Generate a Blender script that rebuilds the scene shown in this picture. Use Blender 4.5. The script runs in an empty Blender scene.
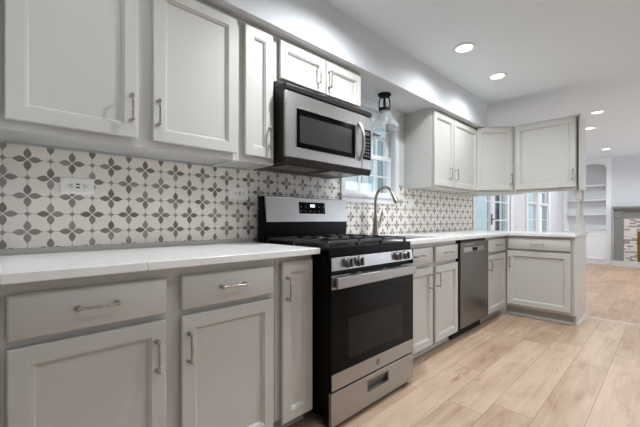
import bpy, bmesh, math, random
from mathutils import Vector, Matrix
random.seed(7)
S = bpy.context.scene
COL = S.collection
PI = math.pi

# ------------------------------------------------------------------ camera
YAW = math.atan(351 / 336.0)
cam_d = bpy.data.cameras.new('camera')
cam = bpy.data.objects.new('camera', cam_d)
COL.objects.link(cam)
cam.location = (0, 0, 1.058)
cam.rotation_euler = (PI / 2, 0, YAW)
cam_d.sensor_width = 36.0
cam_d.lens = 36.0 * 336.0 / 640.0
cam_d.shift_y = 6.0 / 640.0
cam_d.clip_start = 0.02
S.camera = cam

# ------------------------------------------------------------------ world
wd = bpy.data.worlds.new('world')
S.world = wd
wd.use_nodes = True
wn = wd.node_tree
bg = wn.nodes['Background']
tc = wn.nodes.new('ShaderNodeTexCoord')
sp = wn.nodes.new('ShaderNodeSeparateXYZ')
cr = wn.nodes.new('ShaderNodeValToRGB')
cr.color_ramp.elements[0].position = 0.0
cr.color_ramp.elements[0].color = (0.86, 0.91, 0.95, 1)
cr.color_ramp.elements[1].position = 0.6
cr.color_ramp.elements[1].color = (0.78, 0.87, 0.95, 1)
wn.links.new(tc.outputs['Generated'], sp.inputs[0])
wn.links.new(sp.outputs['Z'], cr.inputs[0])
wn.links.new(cr.outputs[0], bg.inputs['Color'])
bg.inputs['Strength'].default_value = 0.9

# ------------------------------------------------------------------ exposure
vs = S.view_settings
vs.view_transform = 'Standard'
vs.look = 'None'
vs.gamma = 1.0
vs.use_curve_mapping = False
vs.exposure = 0.68


def area(name, loc, rot, sx, sy, power, colr=(1, 1, 1)):
    l = bpy.data.lights.new(name, 'AREA')
    l.shape = 'RECTANGLE'
    l.size, l.size_y = sx, sy
    l.energy = power
    l.color = colr
    o = bpy.data.objects.new(name, l)
    COL.objects.link(o)
    o.location = loc
    o.rotation_euler = rot
    return o


# added soft fill panels out of view; the walls behind them have no openings
area('fill_kitchen_side', (1.50, 0.9, 1.45), (0, PI / 2, 0), 1.7, 3.0, 1.5, (0.92, 0.97, 1.08))
area('fill_kitchen_rear', (0.0, -1.9, 1.5), (PI / 2, 0, 0), 2.2, 1.6, 1.5, (0.92, 0.97, 1.08))
area('fill_living_room', (3.35, 8.3, 1.4), (0, PI / 2, 0), 1.8, 3.2, 58, (0.90, 0.97, 1.10))
CAN_POWER = 22
HIDDEN_CAN_POWER = 25
FAR_CAN_POWER = 27


# ------------------------------------------------------------------ materials
def s2l(v):
    v /= 255.0
    return v / 12.92 if v <= 0.04045 else ((v + 0.055) / 1.055) ** 2.4


def rgb(r, g, b):
    return (s2l(r), s2l(g), s2l(b), 1)


def mat(name, colr, rough=0.5, metal=0.0, spec=0.5, emit=None, es=0, noise=0.0, nscale=8.0, coat=0.0, bump=0.0, bscale=40):
    m = bpy.data.materials.new(name)
    m.use_nodes = True
    nt = m.node_tree
    p = nt.nodes['Principled BSDF']
    p.inputs['Base Color'].default_value = colr
    p.inputs['Roughness'].default_value = rough
    p.inputs['Metallic'].default_value = metal
    p.inputs['Specular IOR Level'].default_value = spec
    p.inputs['Coat Weight'].default_value = coat
    if emit:
        p.inputs['Emission Color'].default_value = emit
        p.inputs['Emission Strength'].default_value = es
    if noise > 0 or bump > 0:
        t = nt.nodes.new('ShaderNodeTexCoord')
        n = nt.nodes.new('ShaderNodeTexNoise')
        n.inputs['Scale'].default_value = nscale
        n.inputs['Detail'].default_value = 4
        nt.links.new(t.outputs['Object'], n.inputs['Vector'])
        if noise > 0:
            mx = nt.nodes.new('ShaderNodeMix')
            mx.data_type = 'RGBA'
            c = colr
            mx.inputs[6].default_value = (c[0] * (1 - noise), c[1] * (1 - noise), c[2] * (1 - noise), 1)
            mx.inputs[7].default_value = (min(1, c[0] * (1 + noise)), min(1, c[1] * (1 + noise)), min(1, c[2] * (1 + noise)), 1)
            nt.links.new(n.outputs['Fac'], mx.inputs[0])
            nt.links.new(mx.outputs[2], p.inputs['Base Color'])
        if bump > 0:
            n2 = nt.nodes.new('ShaderNodeTexNoise')
            n2.inputs['Scale'].default_value = bscale
            nt.links.new(t.outputs['Object'], n2.inputs['Vector'])
            b = nt.nodes.new('ShaderNodeBump')
            b.inputs['Strength'].default_value = bump
            b.inputs['Distance'].default_value = 0.002
            nt.links.new(n2.outputs['Fac'], b.inputs['Height'])
            nt.links.new(b.outputs[0], p.inputs['Normal'])
    return m


class NG:
    """tiny math-node helper"""
    def __init__(s, m):
        s.nt = m.node_tree

    def _in(s, sock, v):
        if isinstance(v, (int, float)):
            sock.default_value = v
        else:
            s.nt.links.new(v, sock)

    def m(s, op, a, b=0.0, c=None):
        n = s.nt.nodes.new('ShaderNodeMath')
        n.operation = op
        s._in(n.inputs[0], a)
        s._in(n.inputs[1], b)
        if c is not None:
            s._in(n.inputs[2], c)
        return n.outputs[0]

    def vec(s, x, y, z):
        n = s.nt.nodes.new('ShaderNodeCombineXYZ')
        s._in(n.inputs[0], x); s._in(n.inputs[1], y); s._in(n.inputs[2], z)
        return n.outputs[0]

    def white(s, v):
        n = s.nt.nodes.new('ShaderNodeTexWhiteNoise')
        n.noise_dimensions = '3D'
        s.nt.links.new(v, n.inputs['Vector'])
        return n.outputs['Value']

    def noise(s, v, scale, detail=3, rough=0.5, dist=0.0):
        n = s.nt.nodes.new('ShaderNodeTexNoise')
        n.inputs['Scale'].default_value = scale
        n.inputs['Detail'].default_value = detail
        n.inputs['Roughness'].default_value = rough
        n.inputs['Distortion'].default_value = dist
        s.nt.links.new(v, n.inputs['Vector'])
        return n.outputs['Fac']

    def mix(s, f, a, b):
        n = s.nt.nodes.new('ShaderNodeMix')
        n.data_type = 'RGBA'
        s._in(n.inputs[0], f)
        for i, v in ((6, a), (7, b)):
            if isinstance(v, tuple):
                n.inputs[i].default_value = v
            else:
                s.nt.links.new(v, n.inputs[i])
        return n.outputs[2]

    def obj(s):
        t = s.nt.nodes.new('ShaderNodeTexCoord')
        x = s.nt.nodes.new('ShaderNodeSeparateXYZ')
        s.nt.links.new(t.outputs['Object'], x.inputs[0])
        return t.outputs['Object'], x.outputs[0], x.outputs[1], x.outputs[2]


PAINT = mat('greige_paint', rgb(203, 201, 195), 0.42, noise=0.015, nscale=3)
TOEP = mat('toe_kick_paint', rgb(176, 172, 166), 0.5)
WALL = mat('wall_paint', rgb(210, 213, 215), 0.7, noise=0.01, nscale=2)
CEIL = mat('ceiling_paint', rgb(231, 238, 242), 0.8, noise=0.01, nscale=2)
WHITE = mat('white_trim_paint', rgb(236, 237, 238), 0.4)
STEEL = mat('brushed_steel', rgb(174, 172, 169), 0.33, 1.0, noise=0.05, nscale=30)
RSTEEL = mat('range_steel', rgb(166, 165, 164), 0.32, 1.0, noise=0.05, nscale=30)
DSTEEL = mat('dark_steel', rgb(120, 116, 112), 0.28, 1.0, noise=0.04, nscale=20)
NICKEL = mat('antique_nickel', rgb(186, 179, 171), 0.18, 1.0)
FAUC = mat('brushed_nickel', rgb(160, 150, 138), 0.26, 1.0)
BLACK = mat('black_enamel', rgb(6, 6, 6), 0.3, spec=0.07)
BMAT = mat('black_matte', rgb(9, 9, 9), 0.6, spec=0.25)
IRON = mat('cast_iron', rgb(30, 30, 31), 0.35, bump=0.3, bscale=300)
BGLASS = mat('black_glass', rgb(6, 6, 6), 0.07, spec=0.1)
WGLASS = mat('oven_window_glass', rgb(34, 33, 31), 0.12, spec=0.12)
MGLASS = mat('microwave_window_mesh', rgb(44, 44, 45), 0.22, spec=0.5)
BROWN = mat('black_brown_plastic', rgb(26, 22, 20), 0.4, spec=0.3)
PLATE = mat('outlet_plastic', rgb(248, 246, 242), 0.35)
SLOT = mat('slot_dark', rgb(70, 62, 56), 0.5)
GREYP = mat('grey_mantel_paint', rgb(126, 126, 121), 0.5)
BRASS = mat('brass', rgb(140, 118, 62), 0.35, 1.0)
SIDING = mat('pale_siding', rgb(247, 247, 246), 0.6)
BLUEP = mat('pale_blue_paint', rgb(196, 211, 218), 0.6)
SLATE = mat('dark_slate_paint', rgb(84, 92, 98), 0.6)
LEAF = mat('shrub_leaf', rgb(70, 120, 92), 0.7, noise=0.3, nscale=12)
PATIO = mat('patio_concrete', rgb(205, 208, 208), 0.8, noise=0.06)
LAMP = mat('lamp_lens', (1, 1, 1, 1), 0.5, emit=(1, 0.98, 0.95, 1), es=3)
CLOCK = mat('clock_digits', (0.6, 0.7, 0.75, 1), 0.5, emit=(0.75, 0.88, 0.95, 1), es=1.3)
BULB = mat('bulb_glass', rgb(235, 235, 232), 0.3)


def thin_glass(name, tint, gl=0.08, body=0.0, rough=0.02):
    m = bpy.data.materials.new(name)
    m.use_nodes = True
    nt = m.node_tree
    nt.nodes.remove(nt.nodes['Principled BSDF'])
    out = nt.nodes['Material Output']
    tr = nt.nodes.new('ShaderNodeBsdfTransparent')
    tr.inputs[0].default_value = tint
    g = nt.nodes.new('ShaderNodeBsdfGlossy')
    g.inputs['Roughness'].default_value = rough
    mx = nt.nodes.new('ShaderNodeMixShader')
    mx.inputs[0].default_value = gl
    nt.links.new(tr.outputs[0], mx.inputs[1])
    nt.links.new(g.outputs[0], mx.inputs[2])
    last = mx
    if body > 0:
        d = nt.nodes.new('ShaderNodeBsdfDiffuse')
        d.inputs[0].default_value = (0.85, 0.87, 0.88, 1)
        m2 = nt.nodes.new('ShaderNodeMixShader')
        m2.inputs[0].default_value = body
        nt.links.new(mx.outputs[0], m2.inputs[1])
        nt.links.new(d.outputs[0], m2.inputs[2])
        last = m2
    nt.links.new(last.outputs[0], out.inputs[0])
    return m


PANE = thin_glass('window_glass', (0.93, 0.97, 0.98, 1), 0.06)
SHADE = thin_glass('ribbed_shade_glass', (0.95, 0.96, 0.96, 1), 0.16, 0.17, 0.08)


def tile_material():
    m = mat('patterned_tile', rgb(214, 211, 205), 0.28)
    g = NG(m)
    o, x, y, z = g.obj()
    P = 0.0766
    u = g.m('DIVIDE', g.m('SUBTRACT', y, 0.0886), P)
    v = g.m('DIVIDE', g.m('SUBTRACT', z, 1.3115), P)
    iu = g.m('ROUND', u); iv = g.m('ROUND', v)
    du = g.m('SUBTRACT', u, iu); dv = g.m('SUBTRACT', v, iv)
    odd = g.m('ABSOLUTE', g.m('MODULO', g.m('ADD', iu, iv), 2.0))
    odd = g.m('GREATER_THAN', odd, 0.5)
    au = g.m('ABSOLUTE', du); av = g.m('ABSOLUTE', dv)
    mx = g.m('MAXIMUM', au, av); mn = g.m('MINIMUM', au, av)
    even = g.m('SUBTRACT', 1.0, odd)
    a = g.m('ADD', g.m('MULTIPLY', even, mx), g.m('MULTIPLY', odd, g.m('SUBTRACT', 1.0, mx)))
    t = g.m('DIVIDE', g.m('SUBTRACT', a, 0.035), 0.60)
    t = g.m('MINIMUM', g.m('MAXIMUM', t, 0.0), 1.0)
    w = g.m('MULTIPLY', g.m('SINE', g.m('MULTIPLY', g.m('POWER', t, 0.9), PI)), 0.168)
    petal = g.m('LESS_THAN', mn, w)
    dia = g.m('MULTIPLY', odd, g.m('LESS_THAN', g.m('ADD', g.m('POWER', au, 0.8), g.m('POWER', av, 0.8)), 0.25))
    line = g.m('MULTIPLY', g.m('LESS_THAN', mn, 0.014), g.m('GREATER_THAN', a, 0.6))
    # which petal (flower cell + axis + sign) for tone
    hor = g.m('GREATER_THAN', au, av)
    sgu = g.m('SIGN', du); sgv = g.m('SIGN', dv)
    fu = g.m('ADD', iu, g.m('MULTIPLY', odd, g.m('MULTIPLY', hor, sgu)))
    fv = g.m('ADD', iv, g.m('MULTIPLY', odd, g.m('MULTIPLY', g.m('SUBTRACT', 1.0, hor), sgv)))
    sgn = g.m('ADD', g.m('MULTIPLY', hor, sgu), g.m('MULTIPLY', g.m('SUBTRACT', 1.0, hor), g.m('MULTIPLY', sgv, 3.0)))
    sgn = g.m('MULTIPLY', sgn, g.m('SUBTRACT', 1.0, g.m('MULTIPLY', 2.0, odd)))
    r = g.white(g.vec(fu, fv, sgn))
    pc = g.mix(r, rgb(112, 100, 88), rgb(158, 152, 143))
    # marble tone of the white pieces
    tone = g.noise(o, 14, 4)
    tw = g.white(g.vec(g.m('FLOOR', u), g.m('FLOOR', v), 0.5))
    wc = g.mix(g.m('ADD', g.m('MULTIPLY', tone, 0.6), g.m('MULTIPLY', tw, 0.4)), rgb(228, 220, 209), rgb(245, 239, 230))
    c = g.mix(line, wc, rgb(178, 173, 166))
    c = g.mix(dia, c, rgb(150, 145, 138))
    c = g.mix(petal, c, pc)
    p = m.node_tree.nodes['Principled BSDF']
    m.node_tree.links.new(c, p.inputs['Base Color'])
    return m


def floor_material(name, light, dark, knot, seam=0.7):
    m = mat(name, light, 0.42)
    g = NG(m)
    o, x, y, z = g.obj()
    W, L = 0.2, 1.45
    ux = g.m('DIVIDE', g.m('ADD', x, 0.505), W)
    ix = g.m('FLOOR', ux)
    off = g.m('MULTIPLY', g.white(g.vec(ix, 3.0, 1.0)), 5.0)
    for kcol, jy in ((0, 3.12), (1, 3.47), (-1, 3.50), (-2, 1.90), (-3, 2.415)):     # where boards butt in these rows
        hit = g.m('COMPARE', ix, float(kcol), 0.1)
        off = g.m('ADD', g.m('MULTIPLY', off, g.m('SUBTRACT', 1.0, hit)), g.m('MULTIPLY', hit, -jy / L))
    uy = g.m('ADD', g.m('DIVIDE', y, L), off)
    iy = g.m('FLOOR', uy)
    r1 = g.white(g.vec(ix, iy, 0.0))
    r2 = g.white(g.vec(ix, iy, 9.0))
    gv = g.vec(g.m('ADD', x, g.m('MULTIPLY', r1, 7.0)), g.m('MULTIPLY', y, 0.085), g.m('MULTIPLY', r2, 9.0))
    grain = g.noise(gv, 26, 6, 0.62, 0.6)
    gv2 = g.vec(g.m('ADD', x, g.m('MULTIPLY', r2, 5.0)), g.m('MULTIPLY', y, 0.35), g.m('MULTIPLY', r1, 5.0))
    blotch = g.noise(gv2, 5.5, 3, 0.55, 0.8)
    kn = g.noise(g.vec(g.m('ADD', x, g.m('MULTIPLY', r2, 3.0)), g.m('MULTIPLY', y, 0.32), g.m('MULTIPLY', r1, 3.0)), 9, 4, 0.6, 0.5)
    kf = g.m('MINIMUM', g.m('MAXIMUM', g.m('MULTIPLY', g.m('SUBTRACT', kn, 0.63), 7.0), 0.0), 0.8)
    par = g.m('GREATER_THAN', g.m('ABSOLUTE', g.m('MODULO', g.m('ADD', ix, iy), 2.0)), 0.5)
    tone = g.m('ADD', g.m('MULTIPLY', r1, 0.25), g.m('MULTIPLY', par, 0.27))
    f = g.m('ADD', tone, g.m('MULTIPLY', g.m('SUBTRACT', grain, 0.5), 1.5))
    f = g.m('ADD', f, g.m('MULTIPLY', g.m('SUBTRACT', blotch, 0.42), 1.4))
    f = g.m('MINIMUM', g.m('MAXIMUM', f, 0.0), 1.0)
    c = g.mix(f, light, dark)
    c = g.mix(kf, c, knot)
    vn = g.noise(g.vec(g.m('ADD', x, g.m('MULTIPLY', r1, 4.0)), g.m('MULTIPLY', y, 0.2), g.m('MULTIPLY', r2, 6.0)), 8, 3, 0.6, 0.8)
    vl = g.m('SUBTRACT', 1.0, g.m('MINIMUM', g.m('MULTIPLY', g.m('ABSOLUTE', g.m('SUBTRACT', vn, 0.55)), 45.0), 1.0))
    vmask = g.m('MINIMUM', g.m('MAXIMUM', g.m('MULTIPLY', g.m('SUBTRACT', grain, 0.44), 5.0), 0.0), 1.0)
    c = g.mix(g.m('MULTIPLY', g.m('MULTIPLY', vl, vmask), 0.38), c, knot)
    fx = g.m('SUBTRACT', ux, ix)
    fy = g.m('SUBTRACT', uy, iy)
    ex = g.m('MINIMUM', fx, g.m('SUBTRACT', 1.0, fx))
    ey = g.m('MINIMUM', fy, g.m('SUBTRACT', 1.0, fy))
    ln = g.m('MAXIMUM', g.m('LESS_THAN', ex, 0.009), g.m('LESS_THAN', ey, 0.0013))
    c = g.mix(g.m('MULTIPLY', ln, seam), c, rgb(132, 104, 82))
    p = m.node_tree.nodes['Principled BSDF']
    m.node_tree.links.new(c, p.inputs['Base Color'])
    return m


def quartz_material():
    m = mat('white_quartz', rgb(238, 236, 232), 0.22)
    g = NG(m)
    o, x, y, z = g.obj()
    n = g.noise(o, 2.2, 6, 0.6, 1.6)
    v = g.m('SUBTRACT', 1.0, g.m('MINIMUM', g.m('MULTIPLY', g.m('ABSOLUTE', g.m('SUBTRACT', n, 0.5)), 22.0), 1.0))
    n2 = g.noise(o, 6, 3)
    c = g.mix(g.m('MULTIPLY', v, 0.07), g.mix(n2, rgb(247, 246, 243), rgb(241, 240, 237)), rgb(186, 182, 176))
    # one darker hairline vein near the front edge
    hy = g.m('ADD', g.m('SUBTRACT', y, 0.366), g.m('MULTIPLY', g.m('SUBTRACT', g.noise(o, 30, 2), 0.5), 0.02))
    hv = g.m('MULTIPLY', g.m('LESS_THAN', g.m('ABSOLUTE', hy), 0.0012), g.m('GREATER_THAN', x, -1.24))
    c = g.mix(g.m('MULTIPLY', hv, 0.6), c, rgb(140, 130, 120))
    m.node_tree.links.new(c, m.node_tree.nodes['Principled BSDF'].inputs['Base Color'])
    return m


def mosaic_material():
    m = mat('brick_mosaic', rgb(210, 205, 198), 0.6)
    g = NG(m)
    o, x, y, z = g.obj()
    iz = g.m('FLOOR', g.m('DIVIDE', z, 0.034))
    r0 = g.white(g.vec(iz, 1.0, 2.0))
    uu = g.m('DIVIDE', g.m('ADD', x, g.m('MULTIPLY', r0, 3.0)), 0.10)
    ix = g.m('FLOOR', uu)
    r = g.white(g.vec(ix, iz, 4.0))
    c = g.mix(r, rgb(226, 220, 216), rgb(190, 180, 172))
    c = g.mix(g.m('GREATER_THAN', r, 0.72), c, rgb(128, 114, 106))
    n = g.noise(o, 40, 3)
    c = g.mix(g.m('MULTIPLY', n, 0.35), c, rgb(180, 172, 166))
    fz = g.m('SUBTRACT', g.m('DIVIDE', z, 0.034), iz)
    c = g.mix(g.m('LESS_THAN', fz, 0.1), c, rgb(205, 200, 196))
    m.node_tree.links.new(c, m.node_tree.nodes['Principled BSDF'].inputs['Base Color'])
    return m


TILE = tile_material()
FLOOR = floor_material('oak_planks', rgb(206, 180, 155), rgb(168, 137, 112), rgb(142, 108, 82))
FLOOR2 = floor_material('living_room_planks', rgb(200, 168, 141), rgb(163, 130, 104), rgb(140, 104, 78), 0.22)
QUARTZ = quartz_material()
MOSAIC = mosaic_material()


# ------------------------------------------------------------------ mesh builder
class MB:
    def __init__(self):
        self.bm = bmesh.new()

    def box(self, x0, x1, y0, y1, z0, z1):
        x0, x1 = min(x0, x1), max(x0, x1); y0, y1 = min(y0, y1), max(y0, y1); z0, z1 = min(z0, z1), max(z0, z1)
        v = [self.bm.verts.new(p) for p in ((x0, y0, z0), (x1, y0, z0), (x1, y1, z0), (x0, y1, z0), (x0, y0, z1), (x1, y0, z1), (x1, y1, z1), (x0, y1, z1))]
        for f in ((0, 3, 2, 1), (4, 5, 6, 7), (0, 1, 5, 4), (1, 2, 6, 5), (2, 3, 7, 6), (3, 0, 4, 7)):
            self.bm.faces.new([v[i] for i in f])
        return self

    def prism(self, pts, a, b, axis='z'):
        """polygon pts (ccw) extruded from a to b along axis; pts are the two remaining coords in xyz order"""
        def P(p, t):
            return {'z': (p[0], p[1], t), 'y': (p[0], t, p[1]), 'x': (t, p[0], p[1])}[axis]
        lo = [self.bm.verts.new(P(p, a)) for p in pts]
        hi = [self.bm.verts.new(P(p, b)) for p in pts]
        n = len(pts)
        self.bm.faces.new(lo[::-1]); self.bm.faces.new(hi)
        for i in range(n):
            self.bm.faces.new((lo[i], lo[(i + 1) % n], hi[(i + 1) % n], hi[i]))
        return self

    def rings(self, x0, x1, z0, z1, prof):
        """door-like panel in the xz plane; prof = [(inset, outward)], outward is -y; closed at back and front"""
        loops = []
        for ins, out in prof:
            loops.append([self.bm.verts.new(p) for p in ((x0 + ins, -out, z0 + ins), (x1 - ins, -out, z0 + ins), (x1 - ins, -out, z1 - ins), (x0 + ins, -out, z1 - ins))])
        self.bm.faces.new(loops[0][::-1])
        for a, b in zip(loops, loops[1:]):
            for i in range(4):
                self.bm.faces.new((a[i], a[(i + 1) % 4], b[(i + 1) % 4], b[i]))
        self.bm.faces.new(loops[-1])
        return self

    def tube(self, pts, rad, seg=10):
        pts = [Vector(p) for p in pts]
        if not hasattr(rad, '__len__'):
            rad = [rad] * len(pts)
        n = len(pts)
        prev = None
        loops = []
        for i, p in enumerate(pts):
            t = (pts[min(i + 1, n - 1)] - pts[max(i - 1, 0)])
            if t.length < 1e-9:
                t = Vector((0, 0, 1))
            t.normalize()
            if prev is None:
                a = Vector((1, 0, 0)) if abs(t.x) < 0.9 else Vector((0, 1, 0))
                u = t.cross(a).normalized()
            else:
                u = (prev - t * prev.dot(t)).normalized()
            prev = u
            w = t.cross(u)
            loops.append([self.bm.verts.new(p + (u * math.cos(2 * PI * k / seg) + w * math.sin(2 * PI * k / seg)) * rad[i]) for k in range(seg)])
        for a, b in zip(loops, loops[1:]):
            for k in range(seg):
                self.bm.faces.new((a[k], a[(k + 1) % seg], b[(k + 1) % seg], b[k]))
        self.bm.faces.new(loops[0][::-1])
        self.bm.faces.new(loops[-1])
        return self

    def lathe(self, prof, c=(0, 0, 0), axis='z', seg=24, ribs=0.0):
        """prof = [(r, h)] along axis from c; open profile, closed with caps where r > 0"""
        loops = []
        for r, h in prof:
            L = []
            for k in range(seg):
                rr = r * (1 + (ribs if k % 2 else 0))
                ca, sa = rr * math.cos(2 * PI * k / seg), rr * math.sin(2 * PI * k / seg)
                q = {'z': (ca, sa, h), 'y': (sa, h, ca), 'x': (h, ca, sa)}[axis]
                L.append(self.bm.verts.new((c[0] + q[0], c[1] + q[1], c[2] + q[2])))
            loops.append(L)
        for a, b in zip(loops, loops[1:]):
            for k in range(seg):
                self.bm.faces.new((a[k], a[(k + 1) % seg], b[(k + 1) % seg], b[k]))
        return loops

    def solid_lathe(self, prof, c=(0, 0, 0), axis='z', seg=24, ribs=0.0):
        L = self.lathe(prof, c, axis, seg, ribs)
        self.bm.faces.new(L[0][::-1]); self.bm.faces.new(L[-1])
        return self

    def slab(self, As, Bs, empty, c0, c1, axis='z'):
        """grid slab with missing cells; As, Bs grid lines, empty = set of (i, j) cells left out"""
        def P(a, b, c):
            return {'z': (a, b, c), 'x': (c, a, b), 'y': (a, c, b)}[axis]
        cache = {}

        def V(i, j, k):
            if (i, j, k) not in cache:
                cache[(i, j, k)] = self.bm.verts.new(P(As[i], Bs[j], (c0, c1)[k]))
            return cache[(i, j, k)]
        na, nb = len(As) - 1, len(Bs) - 1
        full = lambda i, j: 0 <= i < na and 0 <= j < nb and (i, j) not in empty
        for i in range(na):
            for j in range(nb):
                if not full(i, j):
                    continue
                for k in (0, 1):
                    self.bm.faces.new((V(i, j, k), V(i + 1, j, k), V(i + 1, j + 1, k), V(i, j + 1, k)))
                if not full(i - 1, j): self.bm.faces.new((V(i, j, 0), V(i, j + 1, 0), V(i, j + 1, 1), V(i, j, 1)))
                if not full(i + 1, j): self.bm.faces.new((V(i + 1, j, 0), V(i + 1, j + 1, 0), V(i + 1, j + 1, 1), V(i + 1, j, 1)))
                if not full(i, j - 1): self.bm.faces.new((V(i, j, 0), V(i + 1, j, 0), V(i + 1, j, 1), V(i, j, 1)))
                if not full(i, j + 1): self.bm.faces.new((V(i, j + 1, 0), V(i + 1, j + 1, 0), V(i + 1, j + 1, 1), V(i, j + 1, 1)))
        return self

    def build(self, name, material, parent=None, bevel=0.0, smooth=True, loc=None):
        bm = self.bm
        bmesh.ops.recalc_face_normals(bm, faces=bm.faces)
        if smooth:
            for f in bm.faces:
                f.smooth = True
            for e in bm.edges:
                if len(e.link_faces) == 2:
                    e.smooth = e.calc_face_angle(0) < math.radians(38)
        me = bpy.data.meshes.new(name)
        bm.to_mesh(me)
        bm.free()
        me.materials.append(material)
        o = bpy.data.objects.new(name, me)
        COL.objects.link(o)
        if parent:
            o.parent = parent
        if loc:
            o.location = loc
        if bevel > 0:
            b = o.modifiers.new('bevel', 'BEVEL')
            b.width = bevel
            b.segments = 2
            b.limit_method = 'ANGLE'
            b.angle_limit = math.radians(40)
        return o


def box(name, m, parent, x0, x1, y0, y1, z0, z1, bevel=0.0):
    return MB().box(x0, x1, y0, y1, z0, z1).build(name, m, parent, bevel)


def tag(o, label, cat, group=None, kind=None):
    o['label'] = label
    o['category'] = cat
    if group: o['group'] = group
    if kind: o['kind'] = kind
    return o


def empty(name, loc, rz, label, cat, group=None, kind=None):
    o = bpy.data.objects.new(name, None)
    COL.objects.link(o)
    o.location = loc
    o.rotation_euler = (0, 0, rz)
    o.empty_display_size = 0.1
    return tag(o, label, cat, group, kind)


def copy_tree(o, parent=None):
    c = o.copy()
    COL.objects.link(c)
    c.parent = parent
    for ch in list(o.children):
        copy_tree(ch, c)
    return c


# ------------------------------------------------------------------ the rooms
WX = -1.885          # cabinet wall
CZ, FZ = 2.44, 2.50  # kitchen and living room ceilings
YE = 4.22            # end of the kitchen ceiling and soffit
YF = 10.30           # far wall


def struct(name, mb, m, label, cat, bevel=0.0):
    o = mb.build(name, m, None, bevel)
    return tag(o, label, cat, None, 'structure')


struct('floor', MB().box(-2.0, 1.62, -2.0, 4.625, -0.08, 0), FLOOR, 'pale oak plank kitchen floor with knots', 'floor')
struct('floor_living', MB().box(-2.0, 3.5, 4.625, YF + 0.6, -0.08, 0), FLOOR2, 'warmer oak plank floor of the room beyond the peninsula', 'floor')
struct('trim_1', MB().prism([(4.600, 0.0), (4.655, 0.0), (4.640, 0.008), (4.615, 0.008)], -0.64, 1.6, 'x'), mat('threshold_wood', rgb(196, 176, 158), 0.4), 'flat wooden threshold strip between the two oak floors', 'threshold')
struct('ceiling', MB().box(-2.0, 1.62, -2.0, YE, CZ, CZ + 0.16), CEIL, 'white kitchen ceiling with recessed lights', 'ceiling')
struct('ceiling_living', MB().box(-2.0, 3.5, YE, YF + 0.6, FZ, FZ + 0.1), CEIL, 'white ceiling of the room beyond the peninsula', 'ceiling')
# left wall with three openings: sink window, garden doors, living room window
ys = [-0.10, 2.08, 2.82, 4.70, 6.27, 7.25, 8.80, YF + 0.6]
zs = [0, 0.40, 1.25, 2.07, 2.09, 2.20, 2.50]
holes = {(1, 2), (1, 3)} | {(3, 0), (3, 1), (3, 2)} | {(5, 1), (5, 2), (5, 3), (5, 4)}
struct('wall_left', MB().slab(ys, zs, holes, WX - 0.12, WX, 'x'), WALL, 'pale grey long wall behind the cabinets', 'wall')
struct('wall_near', MB().box(WX, -1.29, -0.10, 0.0, 0, CZ), WALL, 'short pale wall at the near end of the cabinets', 'wall')
struct('wall_right', MB().box(1.60, 1.72, -2.0, 4.4, 0, 2.5), WALL, 'pale kitchen wall facing the cabinets', 'wall')
struct('wall_back', MB().box(-2.0, 1.72, -2.12, -2.0, 0, 2.5), WALL, 'pale kitchen wall behind the viewpoint', 'wall')
struct('wall_side', MB().box(-2.0, -1.9, -2.0, -0.10, 0, 2.5), WALL, 'pale wall before the cabinet run', 'wall')
struct('wall_living', MB().box(3.5, 3.62, 4.4, YF + 0.6, 0, 2.6), WALL, 'side wall of the room beyond', 'wall')
struct('wall_return', MB().box(1.72, 3.62, 4.28, 4.4, 0, 2.6), WALL, 'return wall of the room beyond', 'wall')
# far wall with the arched bookcase niche: x from WX to -1.0
NX0, NX1 = WX + 0.05, -1.02
struct('wall_far', MB().slab([WX, NX0, NX1, 3.5], [0, 2.45, FZ], {(1, 0)}, YF, YF + 0.10, 'y'), WALL, 'pale grey end wall with bookcase niche and fireplace', 'wall')
struct('wall_niche', MB().box(WX, NX1 + 0.1, YF + 0.27, YF + 0.35, 0, FZ), WHITE, 'white back of the bookcase niche', 'wall')
struct('wall_soffit', MB().box(WX, -1.515, 0.0, YE, 2.13, CZ), WALL, 'boxed soffit running above the wall cabinets', 'soffit', 0.003)
struct('baseboard_far', MB().box(0.75, 3.5, YF - 0.015, YF, 0, 0.11), WHITE, 'white baseboard of the end wall', 'baseboard')
struct('baseboard_left', MB().slab([6.40, YF], [0, 0.11], set(), WX, WX + 0.015, 'x'), WHITE, 'white baseboard under the living room window', 'baseboard')

# backsplash tile on the long wall
T0, T1 = WX, WX + 0.008
ys = [0.0, 1.15, 1.915, 2.03, 2.875, 2.985, 4.68]
zs = [0.914, 1.205, 1.37, 1.40]
holes = {(0, 2), (2, 2), (3, 1), (3, 2), (5, 2)}
struct('wall_backsplash', MB().slab(ys, zs, holes, T0, T1, 'x'), TILE, 'white tile backsplash with taupe four-petal flower pattern', 'backsplash')
struct('trim_2', MB().box(WX, WX + 0.012, 4.68, 4.70, 0.914, 1.37), mat('tile_edge_trim', rgb(176, 160, 146), 0.4), 'narrow taupe edge strip at the end of the tile', 'trim')
struct('trim_3', MB().box(T1, T1 + 0.006, 0.0, 1.17, 0.914, 0.938), mat('caulk', rgb(196, 190, 184), 0.6), 'low pale caulk strip between counter and tile', 'trim', 0.002)


# ------------------------------------------------------------------ windows and garden doors
def pane_grid(mb, x0, x1, y0, y1, z0, z1, ny, nz, w=0.016):
    """muntin bars of a sash lying in the yz plane"""
    for i in range(1, ny):
        c = y0 + (y1 - y0) * i / ny
        mb.box(x0, x1, c - w / 2, c + w / 2, z0, z1)
    for i in range(1, nz):
        c = z0 + (z1 - z0) * i / nz
        mb.box(x0, x1, y0, y1, c - w / 2, c + w / 2)


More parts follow.
